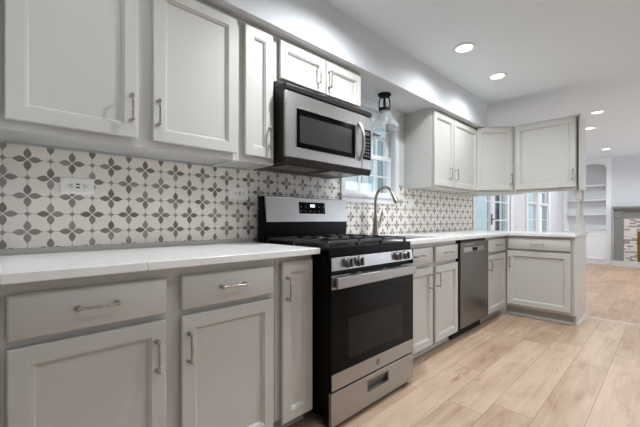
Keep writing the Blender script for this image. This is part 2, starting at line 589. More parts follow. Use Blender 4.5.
def frame_rect(mb, x0, x1, y0, y1, z0, z1, w, wb=None):
    wb = wb or w
    mb.box(x0, x1, y0, y0 + w, z0, z1)
    mb.box(x0, x1, y1 - w, y1, z0, z1)
    mb.box(x0, x1, y0 + w, y1 - w, z1 - w, z1)
    mb.box(x0, x1, y0 + w, y1 - w, z0, z0 + wb)


w1 = empty('window_1', (WX, 2.45, 1.21), 0, 'white double-hung window with small panes above the sink', 'window', None, 'structure')
M0 = Vector((WX, 2.45, 1.21))


def wpart(name, mb, m, par, org, bevel=0.002):
    bmesh.ops.translate(mb.bm, verts=mb.bm.verts, vec=-Vector(org))
    return mb.build(name, m, par, bevel)


mb = MB()
mb.box(WX, WX + 0.020, 2.03, 2.08, 1.28, 2.13); mb.box(WX, WX + 0.020, 2.82, 2.875, 1.28, 2.13); mb.box(WX, WX + 0.020, 2.08, 2.82, 2.07, 2.13)
wpart('casing', mb, WHITE, w1, M0)
mb = MB().box(WX - 0.09, WX + 0.035, 2.015, 2.885, 1.255, 1.280)
mb.box(WX, WX + 0.022, 2.03, 2.875, 1.205, 1.257)
wpart('sill', mb, WHITE, w1, M0)
for nm, xa, z0, z1 in (('sash', WX - 0.065, 1.28, 1.665), ('sash', WX - 0.095, 1.635, 2.07)):
    mb = MB()
    frame_rect(mb, xa, xa + 0.03, 2.085, 2.815, z0, z1, 0.042, 0.035)
    pane_grid(mb, xa + 0.006, xa + 0.024, 2.127, 2.773, z0 + 0.03, z1 - 0.04, 3, 2)
    s = wpart(nm, mb, WHITE, w1, M0, 0.0)
    g = wpart('glass', MB().box(xa + 0.012, xa + 0.016, 2.127, 2.773, z0 + 0.03, z1 - 0.04), PANE, s, M0, 0)

# garden doors: two glazed leaves and casing
mb = MB()
mb.box(WX, WX + 0.02, 6.25, 6.37, 0, 2.14); mb.box(WX, WX + 0.02, 4.70, 6.25, 2.05, 2.14)
struct('trim_4', mb, WHITE, 'white casing around the glazed garden doors', 'trim', 0.003)
for n, (y0, y1, ny, kn) in enumerate(((4.72, 5.47, 1, 5.42), (5.47, 6.25, 2, 5.53))):
    org = (WX - 0.05, (y0 + y1) / 2, 0)
    d = empty('door_%d' % (n + 1), org, 0, ('glazed white garden door leaf with a lever handle' if n == 0 else 'glazed white garden door leaf with a vertical glazing bar'), 'door', None, 'structure')
    mb = MB()
    frame_rect(mb, WX - 0.040, WX - 0.002, y0, y1, 0.012, 2.05, 0.095, 0.25)
    pane_grid(mb, WX - 0.034, WX - 0.006, y0 + 0.095, y1 - 0.095, 0.18, 1.91, ny, 6, 0.02)
    wpart('door_frame', mb, WHITE, d, org, 0)
    wpart('glass', MB().box(WX - 0.018, WX - 0.014, y0 + 0.095, y1 - 0.095, 0.262, 1.955), PANE, d, org, 0)
    if n == 0:
        mb = MB().box(WX - 0.002, WX + 0.006, kn - 0.02, kn + 0.02, 0.98, 1.14)
        mb.tube([(WX + 0.004, kn, 1.06), (WX + 0.045, kn, 1.06), (WX + 0.045, kn - 0.10, 1.06)], 0.009, 8)
        wpart('handle', mb, SLATE, d, org, 0)

# living room window: two double-hung units
org = Vector((WX, 8.03, 0.40))
w2 = empty('window_2', org, 0, 'pair of tall white double-hung windows beyond the garden doors', 'window', None, 'structure')
mb = MB()
frame_rect(mb, WX, WX + 0.02, 7.13, 8.92, 0.30, 2.30, 0.12)
mb.box(WX - 0.07, WX + 0.012, 7.92, 8.12, 0.40, 2.20)
wpart('casing', mb, WHITE, w2, org, 0.003)
for y0, y1 in ((7.25, 7.92), (8.12, 8.80)):
    for xa, z0, z1 in ((WX - 0.030, 0.405, 1.40), (WX - 0.062, 1.34, 2.195)):
        mb = MB()
        frame_rect(mb, xa, xa + 0.03, y0 + 0.003, y1 - 0.003, z0, z1, 0.042)
        pane_grid(mb, xa + 0.006, xa + 0.024, y0 + 0.042, y1 - 0.042, z0 + 0.042, z1 - 0.042, 1, 3, 0.016)
        s = wpart('sash', mb, WHITE, w2, org, 0)
        wpart('glass', MB().box(xa + 0.022, xa + 0.026, y0 + 0.042, y1 - 0.042, z0 + 0.042, z1 - 0.042), PANE, s, org, 0)

# ------------------------------------------------------------------ outside
struct('ground', MB().box(-16, -2.02, -6, 30, -0.30, -0.12), PATIO, 'pale concrete yard outside the windows', 'ground')
h = empty('house', (-5.6, 6.0, -0.12), 0, 'pale sided neighbouring house seen through the sink window', 'house')
ho = Vector((-5.6, 6.0, -0.12))
mb = MB().box(-7.6, -5.0, 3.6, 6.36, -0.12, 3.0)
for k in range(14):
    mb.box(-5.0, -4.985, 3.6, 6.36, 0.1 + k * 0.2, 0.28 + k * 0.2)
wpart('wall', mb, SIDING, h, ho, 0)
wpart('wing', MB().box(-7.6, -5.05, 6.36, 8.2, -0.12, 3.6), BLUEP, h, ho, 0)
mb = MB().prism([(-4.6, 2.98), (-6.3, 3.9), (-8.0, 2.98)], 3.5, 6.36, 'y')
wpart('roof', mb, SLATE, h, ho, 0)
mb = MB()
frame_rect(mb, -5.05, -5.01, 6.68, 7.42, 1.2, 3.1, 0.08)
mb.box(-5.05, -5.01, 7.02, 7.10, 1.2, 3.1)
wf = wpart('window', mb, WHITE, h, ho, 0)
wpart('pane', MB().box(-5.05, -5.04, 6.76, 7.34, 1.28, 3.02), mat('house_window', rgb(150, 166, 170), 0.2), wf, ho, 0)
mb = MB()
frame_rect(mb, -4.99, -4.97, 5.94, 6.12, 1.9, 2.25, 0.03)
mb.box(-4.985, -4.975, 5.97, 6.09, 1.93, 2.22)
wpart('lantern', mb, mat('pale_grey_metal', rgb(180, 190, 196), 0.5), h, ho, 0)
for (x, y, lab) in ((-3.0, 8.62, 'dark slate porch post nearer the garden doors'), (-3.0, 9.22, 'dark slate porch post standing farther along the yard')):
    tag(MB().box(-0.07, 0.07, -0.09, 0.09, 0, 3.2).box(-0.10, 0.10, -0.12, 0.12, 0, 0.18).box(-0.10, 0.10, -0.12, 0.12, 3.0, 3.2).build('porch_post', SLATE, None, 0.004, loc=(x, y, -0.12)), lab, 'post', 'porch posts outside the garden doors')
sb = MB()
for k in range(60):
    a, r, zz = random.random() * 6.28, random.random() ** 0.5 * 0.55, random.random()
    c = Vector((r * math.cos(a) * (1 - zz * 0.5), r * math.sin(a) * (1 - zz * 0.5), 0.25 + zz * 1.2))
    bmesh.ops.create_icosphere(sb.bm, subdivisions=1, radius=0.14 + random.random() * 0.08, matrix=Matrix.Translation(c))
sb.tube([(0, 0, 0), (0, 0, 0.8)], 0.04, 8)
tag(sb.build('shrub', LEAF, None, 0, loc=(-4.35, 6.75, -0.12)), 'green shrub in front of the neighbouring house', 'shrub')
org = Vector((-7.5, 17.0, -0.12))
tag(wpart('garden_wall', MB().box(-7.6, -7.4, 9, 30, -0.12, 4.2), mat('garden_wall_paint', rgb(204, 213, 217), 0.7), None, Vector((0, 0, 0)), 0), 'tall pale grey-blue garden wall beyond the yard', 'wall')

# ------------------------------------------------------------------ hardware
DOORP = [(0.011, 0), (0.011, 0.011), (0, 0.014), (0, 0.023), (0.004, 0.027), (0.050, 0.027), (0.0515, 0.0225), (0.056, 0.0220), (0.063, 0.0140), (0.0635, 0.0120), (0.067, 0.0120)]
SLABP = [(0.011, 0), (0.011, 0.011), (0, 0.014), (0, 0.021), (0.003, 0.025), (0.006, 0.027)]


def pull_mesh(L, vertical):
    """ornate arched pull: knobby bar on two flared feet; local origin at its centre on the door face, outward -y"""
    mb = MB()
    n = 33
    pts, rad = [], []
    for i in range(n):
        t = -1 + 2 * i / (n - 1)
        pts.append((t * L / 2, -0.026 - 0.005 * (1 - t * t), 0))
        rad.append(0.0043 + 0.0006 * math.cos(t * PI * 5) + 0.0012 * (abs(t) > 0.93))
    mb.tube(pts, rad, 10)
    for sg in (-1, 1):
        mb.solid_lathe([(0.0088, 0.0), (0.0090, -0.003), (0.0055, -0.007), (0.0048, -0.018), (0.0066, -0.022), (0.0076, -0.027), (0.0060, -0.032), (0.001, -0.034)], (sg * (L / 2 - 0.003), 0, 0), 'y', 14)
    if vertical:
        bmesh.ops.rotate(mb.bm, verts=mb.bm.verts, cent=(0, 0, 0), matrix=Matrix.Rotation(-PI / 2, 3, 'Y'))
    return mb


def put_pull(parent, x, z, vertical=True, L=0.108):
    return pull_mesh(L, vertical).build('handle', NICKEL, parent, loc=(x, -0.0268, z))


def add_door(root, x0, x1, z0, z1, hx=None, hz=None, name='door'):
    d = MB().rings(x0, x1, z0, z1, DOORP).build(name, PAINT, root)
    if hx is not None:
        put_pull(d, hx, hz, True)
    return d


def add_drawer(root, x0, x1, z0, z1, L=0.112, handle=True):
    d = MB().rings(x0, x1, z0, z1, SLABP).build('drawer', PAINT, root)
    if handle:
        put_pull(d, (x0 + x1) / 2, (z0 + z1) / 2 + 0.004, False, L)
    return d


CT = 0.884     # top of the base cabinets


def base_cabinet(loc, rz, W, label, toe=True, depth=0.590, doors=(), drawers=(), opentop=False, group='base cabinets', toe_x=None):
    """local x along the front, -y outwards; face frame plane at y=0"""
    r = empty('base_cabinet', loc, rz, label, 'cabinet', group)
    mb = MB()
    mb.box(0.0005, W - 0.0005, 0, 0.02, 0.105, CT)                # face
    mb.box(0.0005, 0.018, 0.02, depth, 0.105, CT)
    mb.box(W - 0.018, W - 0.0005, 0.02, depth, 0.105, CT)
    mb.box(0.018, W - 0.018, 0.02, depth, 0.105, 0.123)
    mb.box(0.018, W - 0.018, depth - 0.012, depth, 0.123, CT)
    if not opentop:
        mb.box(0.018, W - 0.018, 0.02, depth - 0.012, CT - 0.018, CT)
    mb.build('carcass', PAINT, r)
    if toe:
        t0, t1 = toe_x or (0.0005, W - 0.0005)
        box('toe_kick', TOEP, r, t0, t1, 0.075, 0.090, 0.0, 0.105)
        MB().prism([(0.063, 0), (0.075, 0), (0.075, 0.022), (0.070, 0.020), (0.063, 0.008)], t0, t1, 'x').build('shoe_moulding', PAINT, r)
    for a in doors:
        add_door(r, *a)
    for a in drawers:
        add_drawer(r, *a)
    return r


XF = -1.292      # face frame plane of the base cabinets
R90 = PI / 2
BD0, BD1, DR0, DR1 = 0.088, 0.694, 0.716, 0.847
base_cabinet((XF, 0.003, 0), R90, 0.937, 'wide greige base cabinet of two drawers over two doors under the near counter', group='base cabinets along the wall',
             doors=((0.013, 0.437, BD0, BD1, 0.404, 0.574), (0.493, 0.914, BD0, BD1, 0.519, 0.574)),
             drawers=((0.013, 0.439, DR0, DR1), (0.493, 0.915, DR0, DR1)))
base_cabinet((XF, 0.942, 0), R90, 0.232, 'narrow full-height-door greige base cabinet beside the black range', group='base cabinets along the wall',
             doors=((0.027, 0.219, BD0, 0.857, 0.051, 0.728),))
base_cabinet((XF, 1.946, 0), R90, 0.919, 'greige sink base cabinet of two doors between range and dishwasher', opentop=True, group='base cabinets along the wall',
             doors=((0.035, 0.467, BD0 + 0.008, BD1, 0.418, 0.590), (0.515, 0.906, BD0 + 0.008, BD1, 0.534, 0.590)),
             drawers=((0.035, 0.467, 0.722, 0.850, 0.11), (0.515, 0.906, 0.722, 0.850, 0.11)))
c3 = base_cabinet((XF, 3.537, 0), R90, 0.5545, 'greige one-door base cabinet between dishwasher and peninsula corner', group='base cabinets along the wall', toe_x=(0, 0.618),
                  doors=((0.008, 0.526, 0.102, BD1, 0.032, 0.598),), drawers=((0.008, 0.526, 0.722, 0.850, 0.11),))
YP = 4.092
pen = base_cabinet((XF + 0.0005, YP, 0), 0, 0.6235, 'greige peninsula base cabinet of one wide door and a drawer', group='base cabinets of the peninsula',
                   doors=((0.034, 0.611, 0.132, 0.716, 0.066, 0.595),), drawers=((0.034, 0.611, 0.738, 0.852, 0.115),), toe_x=(0.0, 0.620))
mb = MB().prism([(0, 0.105), (0.075, 0.105), (0.075, 0.0), (0.605, 0.0), (0.605, CT), (0, CT)], 0.6240, 0.6395, 'x')
mb.build('end_panel', PAINT, pen)
MB().prism([(0.6395, 0), (0.651, 0), (0.647, 0.014), (0.6395, 0.022)], 0.062, 0.605, 'y').build('shoe_moulding', PAINT, pen)

# ------------------------------------------------------------------ worktops
mb = MB().box(WX + 0.001, -1.225, 0.002, 1.1755, CT, 0.914)
tag(mb.build('countertop', QUARTZ, None, 0.003), 'white quartz countertop with a hairline vein on the near cabinets', 'countertop', 'white quartz worktops')
SX0, SX1, SY0, SY1 = -1.735, -1.345, 2.08, 2.74
mb = MB().slab([WX + 0.001, SX0, SX1, -1.232, -0.640], [1.9445, SY0, SY1, 4.046, 4.730], {(1, 1), (3, 0), (3, 1), (3, 2)}, CT, 0.914, 'z')
tag(mb.build('countertop', QUARTZ, None, 0.003), 'white quartz countertop around the sink and over the peninsula', 'countertop', 'white quartz worktops')

# sink basin hung under the cut-out
sk = empty('sink', ((SX0 + SX1) / 2, (SY0 + SY1) / 2, 0.70), 0, 'stainless undermount sink below the window', 'sink')
mb = MB()
a, b = (SX1 - SX0) / 2 + 0.004, (SY1 - SY0) / 2 + 0.004
mb.box(-a, a, -b, b, -0.006, 0.0)
mb.box(-a - 0.006, -a, -b, b, -0.006, 0.183); mb.box(a, a + 0.006, -b, b, -0.006, 0.183)
mb.box(-a, a, -b - 0.006, -b, -0.006, 0.183); mb.box(-a, a, b, b + 0.006, -0.006, 0.183)
mb.build('basin', DSTEEL, sk)
MB().solid_lathe([(0.045, 0.0005), (0.042, 0.004), (0.02, 0.003)], (0, 0, 0), 'z', 20).build('drain', STEEL, sk)

# faucet
fa = empty('faucet', (-1.80, 2.40, 0.914), 0, 'brushed nickel gooseneck faucet behind the sink', 'faucet')
MB().solid_lathe([(0.029, 0), (0.030, 0.006), (0.0265, 0.014), (0.0255, 0.06), (0.023, 0.11), (0.0175, 0.155), (0.0145, 0.18)], (0, 0, 0), 'z', 20).build('body', FAUC, fa)
pts = [(0, 0, 0.165)] + [(0, 0, 0.165 + 0.03 * k) for k in range(1, 5)]
ar = 0.095
for k in range(0, 15):
    t = PI * k / 14 * 0.84
    pts.append((ar - ar * math.cos(t), 0, 0.305 + ar * 1.22 * math.sin(t)))
MB().tube(pts, 0.0125, 12).build('spout', FAUC, fa)
e = Vector(pts[-1]); dirv = (Vector(pts[-1]) - Vector(pts[-2])).normalized()
MB().tube([e - dirv * 0.005, e + dirv * 0.012, e + dirv * 0.02, e + dirv * 0.065, e + dirv * 0.085, e + dirv * 0.088], [0.0145, 0.016, 0.0175, 0.0215, 0.0225, 0.018], 14).build('spray_head', FAUC, fa)
mb = MB().tube([(0.0, 0.018, 0.085), (0.0, 0.050, 0.085), (0.0, 0.055, 0.085)], [0.017, 0.017, 0.013], 12)
mb.tube([(0.0, 0.045, 0.085), (0.004, 0.062, 0.115), (0.006, 0.074, 0.17), (0.008, 0.092, 0.225)], [0.014, 0.012, 0.010, 0.007], 10)
mb.build('lever', FAUC, fa)

# ------------------------------------------------------------------ wall cabinets
XU = -1.587      # face frame plane of wall cabinets
UB, UT = 1.37, 2.129


def wall_cabinet(loc, rz, W, z0, z1, label, doors, depth=0.302, group='wall cabinets', light_rail=True):
    r = empty('wall_cabinet', loc, rz, label, 'cabinet', group)
    mb = MB()
    mb.box(0.0005, W - 0.0005, 0, 0.02, z0, z1)
    mb.box(0.0005, 0.016, 0.02, depth, z0, z1); mb.box(W - 0.016, W - 0.0005, 0.02, depth, z0, z1)
    mb.box(0.016, W - 0.016, 0.02, depth, z0 + 0.012, z0 + 0.024)
    mb.box(0.016, W - 0.016, 0.02, depth, z1 - 0.014, z1)
    mb.box(0.016, W - 0.016, depth - 0.01, depth, z0 + 0.024, z1 - 0.014)
    mb.build('carcass', PAINT, r)
    for a in doors:
        add_door(r, *a)
    return r


G = 'wall cabinets under the soffit'
wall_cabinet((XU, 0.003, 0), R90, 0.920, UB, UT, 'wide two-door greige wall cabinet above the near counter', ((0.012, 0.424, 1.402, 2.100, 0.398, 1.524), (0.484, 0.897, 1.402, 2.100, 0.504, 1.525)), group=G)
wall_cabinet((XU, 0.924, 0), R90, 0.224, UB, UT, 'narrow one-door greige wall cabinet beside the microwave', ((0.022, 0.203, 1.402, 2.100, 0.176, 1.521),), group=G)
wall_cabinet((XU, 1.149, 0), R90, 0.776, 1.858, UT, 'short two-door greige wall cabinet above the microwave', ((0.030, 0.398, 1.876, 2.100, 0.325, 1.978), (0.408, 0.758, 1.876, 2.100, 0.424, 1.976)), group=G)
wall_cabinet((XU, 2.990, 0), R90, 1.045, UB, UT, 'two-door greige wall cabinet past the sink window', ((0.020, 0.430, 1.390, 2.095, 0.338, 1.524), (0.448, 1.040, 1.390, 2.095, 0.470, 1.526)), group=G)
# diagonal corner cabinet
k = 0.307
cz = empty('wall_cabinet', (XU, 4.036, 0), PI / 4, 'diagonal greige corner cabinet linking wall run and peninsula', 'cabinet', 'wall cabinets under the soffit')
LW = k * math.sqrt(2)


def toloc(x, y):
    dx, dy = x - XU, y - 4.036
    c_, s_ = math.cos(-PI / 4), math.sin(-PI / 4)
    return (dx * c_ - dy * s_, dx * s_ + dy * c_)


poly = [toloc(*p) for p in ((XU, 4.0365), (XU + k, 4.036 + k), (XU + k - 0.001, 4.676), (WX + 0.001, 4.676), (WX + 0.001, 4.0365))]
MB().prism(poly, UB, UT + 0.018, 'z').build('carcass', PAINT, cz)
add_door(cz, 0.008, LW - 0.010, 1.398, 2.124, LW - 0.035, 1.525)
# peninsula wall cabinet, doors on both faces
YU = 4.036 + k
pu = wall_cabinet((XU + k, YU, 0), 0, 0.602, UB, UT + 0.018, 'wide one-door greige wall cabinet hung over the peninsula', ((0.034, 0.597, 1.398, 2.126, 0.574, 1.525),), depth=0.315, group='wall cabinets over the peninsula')
box('end_panel', PAINT, pu, 0.6205, 0.634, -0.012, 0.313, UB, UT + 0.022, 0.002)
MB().rings(0.03, 0.605, 1.398, 2.126, DOORP).build('door', PAINT, pu).matrix_local = Matrix.Translation((0.640, 0.3155, 0)) @ Matrix.Rotation(PI, 4, 'Z')
MB().box(0.602, 0.6203, 0.06, 0.30, UB, UB + 0.012).box(0.602, 0.6203, 0.06, 0.30, UT, UT + 0.018).box(0.602, 0.6203, 0.05, 0.06, UB, UT + 0.018).build('filler', PAINT, pu)


# turned posts between counter and the hanging cabinet
def post_mesh():
    mb = MB()
    mb.box(-0.022, 0.022, -0.022, 0.022, 0.10, 0.102)
    mb.box(-0.024, 0.024, -0.024, 0.024, 0.355, 0.4555)
    mb.solid_lathe([(0.022, 0.098), (0.015, 0.106), (0.020, 0.114), (0.012, 0.124), (0.011, 0.14), (0.015, 0.19), (0.0155, 0.22), (0.011, 0.30), (0.0115, 0.322), (0.018, 0.332), (0.013, 0.342), (0.022, 0.356)], (0, 0, 0), 'z', 20)
    return mb


pt = post_mesh().build('turned_post', PAINT, None, 0, loc=(-0.676, 4.405, 0.914))
mbb = MB().box(-0.030, 0.030, -0.030, 0.030, 0.0, 0.10)
tag(pt, 'turned greige post between counter and hanging cabinet, nearer the kitchen', 'post', 'turned posts on the peninsula')
pt2 = pt.copy(); COL.objects.link(pt2); pt2.location = (-0.676, 4.600, 0.914)
tag(pt2, 'turned greige post between counter and hanging cabinet, on the living room side', 'post', 'turned posts on the peninsula')
pb = mbb.box(-0.030, 0.030, 0.1655, 0.2255, 0, 0.10).box(-0.028, 0.028, 0.030, 0.1655, 0, 0.098).build('post_plinth', PAINT, None, 0.002, loc=(-0.676, 4.405, 0.914))
tag(pb, 'low greige block on the counter under the turned posts', 'plinth')

# ------------------------------------------------------------------ range
RY0, RW = 1.181, 0.760
rg = empty('gas_range', (-1.175, RY0, 0), R90, 'black and stainless gas range between the two worktops', 'range')
# local: x along front, -y outwards, y=0 is the front plane of the body
mb = MB().box(0, RW, 0.0, 0.68, 0.055, 0.905)
mb.build('body', BLACK, rg, 0.004)
for x in (0.05, RW - 0.05):
    for y in (0.06, 0.62):
        MB().solid_lathe([(0.018, 0), (0.018, 0.02), (0.012, 0.022), (0.012, 0.056)], (x, y, 0), 'z', 12).build('foot', BMAT, rg)
box('toe_panel', BMAT, rg, 0.01, RW - 0.01, 0.012, 0.03, 0.012, 0.056)
for x0 in (0.0, RW - 0.0042):
    box('side_trim', BLACK, rg, x0, x0 + 0.0042, -0.0195, -0.0002, 0.20, 0.867)
# storage drawer with recessed pull
mb = MB().slab([0.002, 0.295, 0.478, RW - 0.002], [0.030, 0.112, 0.162, 0.196], {(1, 1)}, -0.020, -0.001, 'y')
dr = mb.build('storage_drawer', RSTEEL, rg, 0.002)
mb = MB()
frame_rect_l = ((0.289, 0.484, 0.106, 0.112), (0.289, 0.484, 0.162, 0.168), (0.289, 0.295, 0.112, 0.162), (0.478, 0.484, 0.112, 0.162))
for x0, x1, z0, z1 in frame_rect_l:
    mb.box(x0, x1, -0.0225, -0.0195, z0, z1)
mb.build('pull_frame', DSTEEL, dr)
MB().prism([(-0.001, 0.112), (-0.001, 0.162), (-0.018, 0.162)], 0.2955, 0.4775, 'x').build('recessed_pull', DSTEEL, dr)
# oven door
od = MB().box(0.0045, RW - 0.0045, -0.018, -0.001, 0.205, 0.778).build('oven_door', BLACK, rg, 0.002)
box('bottom_trim', RSTEEL, od, 0.0045, RW - 0.0045, -0.021, -0.0182, 0.206, 0.288, 0.0012)
box('top_trim', RSTEEL, od, 0.0045, RW - 0.0045, -0.021, -0.0182, 0.709, 0.777, 0.0012)
box('glass_front', BGLASS, od, 0.0045, RW - 0.0045, -0.0205, -0.0182, 0.2885, 0.7085)
box('window', WGLASS, od, 0.128, 0.632, -0.0212, -0.0207, 0.338, 0.545)
mb = MB()
for x0, x1 in ((0.14, 0.20), (0.23, 0.43), (0.46, 0.62)):
    mb.box(x0, x1, -0.0216, -0.0186, 0.7715, 0.7775)
mb.build('vent_slots', BMAT, od)
mb = MB().box(0.018, RW - 0.008, -0.050, -0.038, 0.714, 0.770)
mb.build('handle', RSTEEL, od, 0.004)
for x0 in (0.020, RW - 0.038):
    box('handle_mount', DSTEEL, od, x0, x0 + 0.028, -0.0385, -0.0205, 0.720, 0.766, 0.003)
# round maker's emblem on the lower trim
bd = MB().solid_lathe([(0.017, -0.0211), (0.017, -0.0222), (0.0155, -0.0226), (0.014, -0.0222), (0.001, -0.0222)], (0.381, 0, 0.248), 'y', 28).build('emblem', DSTEEL, od)
tcv = bpy.data.curves.new('emblem_letters', 'FONT')
tcv.body = 'GE'
tcv.size = 0.021
tcv.shear = 0.25
tcv.extrude = 0.0004
tcv.align_x = 'CENTER'; tcv.align_y = 'CENTER'
to = bpy.data.objects.new('tmp_text', tcv)
COL.objects.link(to)
dg = bpy.context.evaluated_depsgraph_get()
tme = bpy.data.meshes.new_from_object(to.evaluated_get(dg))
bpy.data.objects.remove(to)
tme.materials.clear(); tme.materials.append(RSTEEL)
lt = bpy.data.objects.new('emblem_letters', tme)
COL.objects.link(lt)
lt.parent = od
lt.matrix_local = Matrix.Translation((0.381, -0.0228, 0.248)) @ Matrix.Rotation(PI / 2, 4, 'X')
# control panel
cp = MB().prism([(-0.020, 0.800), (0.0, 0.800), (0.0, 0.866), (-0.016, 0.866)], 0.0045, RW - 0.0045, 'x').build('control_panel', RSTEEL, rg, 0.002)
box('panel_gap', BMAT, rg, 0.006, RW - 0.006, -0.004, -0.0005, 0.779, 0.7995)
kc = (0.124, 0.212, 0.575, 0.663)
for i, x in enumerate(kc):
    kb = MB().solid_lathe([(0.027, 0.0), (0.0275, -0.004), (0.0245, -0.006), (0.0225, -0.024), (0.020, -0.027), (0.002, -0.028)], (0, 0, 0), 'y', 24)
    kb.box(-0.0045, 0.0045, -0.038, -0.026, -0.021, 0.021)
    ko = kb.build('knob', mat('knob_steel', rgb(128, 126, 124), 0.3, 1.0) if i == 0 else bpy.data.materials['knob_steel'], rg, 0.0015)
    ko.matrix_local = Matrix.Translation((x, -0.0178, 0.835)) @ Matrix.Rotation(math.radians(-3.4), 4, 'X')
    MB().lathe([(0.0305, -0.0012), (0.0295, -0.003), (0.0275, -0.0035)], (0, 0, 0), 'y', 24)
# cooktop
box('cooktop', BLACK, rg, 0.0, RW, -0.004, 0.62, 0.868, 0.916, 0.006)


def grate(x0, x1):
    mb = MB()
    y0, y1, zt, r = 0.030, 0.536, 0.948, 0.0065
    for x in (x0, x1):
        mb.box(x - r, x + r, y0, y1, zt - 0.016, zt)
    for y in (y0, (y0 + y1) / 2, y1):
        mb.box(x0, x1, y - r, y + r, zt - 0.016, zt)
    xm = (x0 + x1) / 2
    for yc in (y0 + 0.1425, y1 - 0.1425):
        mb.box(x0, xm - 0.03, yc - r, yc + r, zt - 0.014, zt + 0.002)
        mb.box(xm + 0.03, x1, yc - r, yc + r, zt - 0.014, zt + 0.002)
        for s_ in (-1, 1):
            mb.box(xm - r, xm + r, yc + s_ * 0.03, yc + s_ * 0.1425, zt - 0.014, zt + 0.002)
    for x in (x0, x1):
        for y in (y0, (y0 + y1) / 2, y1):
            mb.box(x - 0.008, x + 0.008, y - 0.008, y + 0.008, 0.9155, zt - 0.010)
    return mb.build('grate', IRON, rg, 0.002)


for a, b in ((0.022, 0.262), (0.278, 0.482), (0.498, 0.738)):
    grate(a, b)
for x, y, r in ((0.142, 0.172, 0.045), (0.142, 0.394, 0.038), (0.38, 0.283, 0.05), (0.618, 0.172, 0.05), (0.618, 0.394, 0.034)):
    MB().solid_lathe([(r + 0.012, 0.9155), (r + 0.010, 0.922), (r, 0.923), (r, 0.930), (r - 0.004, 0.933), (0.004, 0.934)], (x, y, 0), 'z', 24).build('burner', IRON, rg)
# backguard: black lower riser, stainless fascia leaning back, display
bgd = MB().prism([(0.558, 0.9155), (0.628, 0.9155), (0.628, 1.205), (0.570, 1.205), (0.552, 1.05)], 0.0, RW, 'x').build('backguard', BLACK, rg, 0.004)
fx = MB()
sec = [(0.536, 1.040), (0.5515, 1.040), (0.5695, 1.203), (0.562, 1.210), (0.554, 1.205)]
fx.prism(sec, 0.008, RW - 0.008, 'x')
fx.build('fascia', RSTEEL, bgd, 0.004)


def on_fascia(z):
    return 0.536 + (z - 1.04) * 0.018 / 0.165


tilt = math.atan2(0.018, 0.165)
dp = MB().box(-0.122, 0.122, -0.0022, 0.004, -0.040, 0.040).build('display', BGLASS, bgd, 0.003)
DM = Matrix.Translation((0.394, on_fascia(1.137), 1.137)) @ Matrix.Rotation(-tilt, 4, 'X')
dp.matrix_local = DM
ck = MB().box(-0.020, 0.020, -0.0030, -0.0024, 0.006, 0.024)
cko = ck.build('clock', CLOCK, bgd); cko.matrix_local = DM
DIM = mat('dim_print', rgb(84, 86, 88), 0.4)
for i in range(6):
    for z0, z1 in ((-0.026, -0.020),) + (((0.004, 0.010),) if i in (0, 1, 4, 5) else ()):
        bo = MB().box(-0.105 + i * 0.042 - 0.006, -0.105 + i * 0.042 + 0.006, -0.0028, -0.0024, z0, z1).build('button', DIM, bgd)
        bo.matrix_local = DM

# ------------------------------------------------------------------ microwave
MY0, MW = 1.150, 0.776
mo = empty('microwave', (-1.500, MY0, 1.37), R90, 'stainless over-the-range microwave under the short cabinet', 'microwave')
Z = 1.37
MB().box(0.0005, MW - 0.0005, 0.0, 0.384, 0.012, 0.452).box(0.0005, MW - 0.0005, 0.075, 0.384, 0.452, 0.487).build('body', BROWN, mo, 0.003)
mb = MB().prism([(-0.026, 0.417), (0.0, 0.417), (0.0, 0.456), (-0.010, 0.456), (-0.026, 0.446)], 0.0, MW, 'x')
mb.build('top_vent', BROWN, mo, 0.003)
DX = 0.669      # door width
md = MB().slab([0.002, 0.079, 0.602, DX], [0.040, 0.100, 0.327, 0.414], {(1, 1)}, -0.020, -0.0005, 'y').build('door', STEEL, mo, 0.004)
MB().rings(0.0795, 0.6015, 0.1005, 0.3265, [(0, 0.001), (0, 0.014), (0.030, 0.0145), (0.0305, 0.0115), (0.034, 0.0115)]).build('window_frame', BGLASS, md)
box('window', MGLASS, md, 0.113, 0.568, -0.0130, -0.0117, 0.134, 0.293)
mb = MB()
for x0, x1, z0, z1 in ((0.074, 0.607, 0.0955, 0.1003), (0.074, 0.607, 0.3267, 0.3315), (0.074, 0.0793, 0.1003, 0.3267), (0.6017, 0.607, 0.1003, 0.3267)):
    mb.box(x0, x1, -0.0225, -0.0195, z0, z1)
mb.build('window_bezel', STEEL, md, 0.001)
pts = []
for i in range(17):
    t = -1 + 2 * i / 16
    pts.append((0.640, -0.020 - 0.040 * (1 - abs(t) ** 2.4), 0.222 + t * 0.128))
MB().tube(pts, [0.011] * 17, 12).build('handle', STEEL, md)
cpn = MB().box(DX + 0.002, MW - 0.001, -0.019, -0.0005, 0.040, 0.414).build('control_panel', STEEL, mo, 0.004)
box('keypad', BGLASS, cpn, DX + 0.012, MW - 0.010, -0.0215, -0.0188, 0.108, 0.318, 0.001)
for i in range(3):
    for j in range(6):
        box('button', DIM, cpn, DX + 0.022 + i * 0.022, DX + 0.036 + i * 0.022, -0.0221, -0.0214, 0.125 + j * 0.024, 0.138 + j * 0.024)
box('clock_window', DIM, cpn, DX + 0.022, DX + 0.080, -0.0221, -0.0214, 0.278, 0.304)
mb = MB().prism([(-0.019, 0.0385), (0.0, 0.0385), (0.0, 0.0), (-0.006, 0.0)], 0.001, MW - 0.001, 'x')
mb.build('lower_lip', BROWN, mo, 0.001)
for x0, x1 in ((0.06, 0.33), (0.43, 0.70)):
    box('grease_filter', DSTEEL, mo, x0, x1, 0.05, 0.20, 0.006, 0.0122, 0.001)

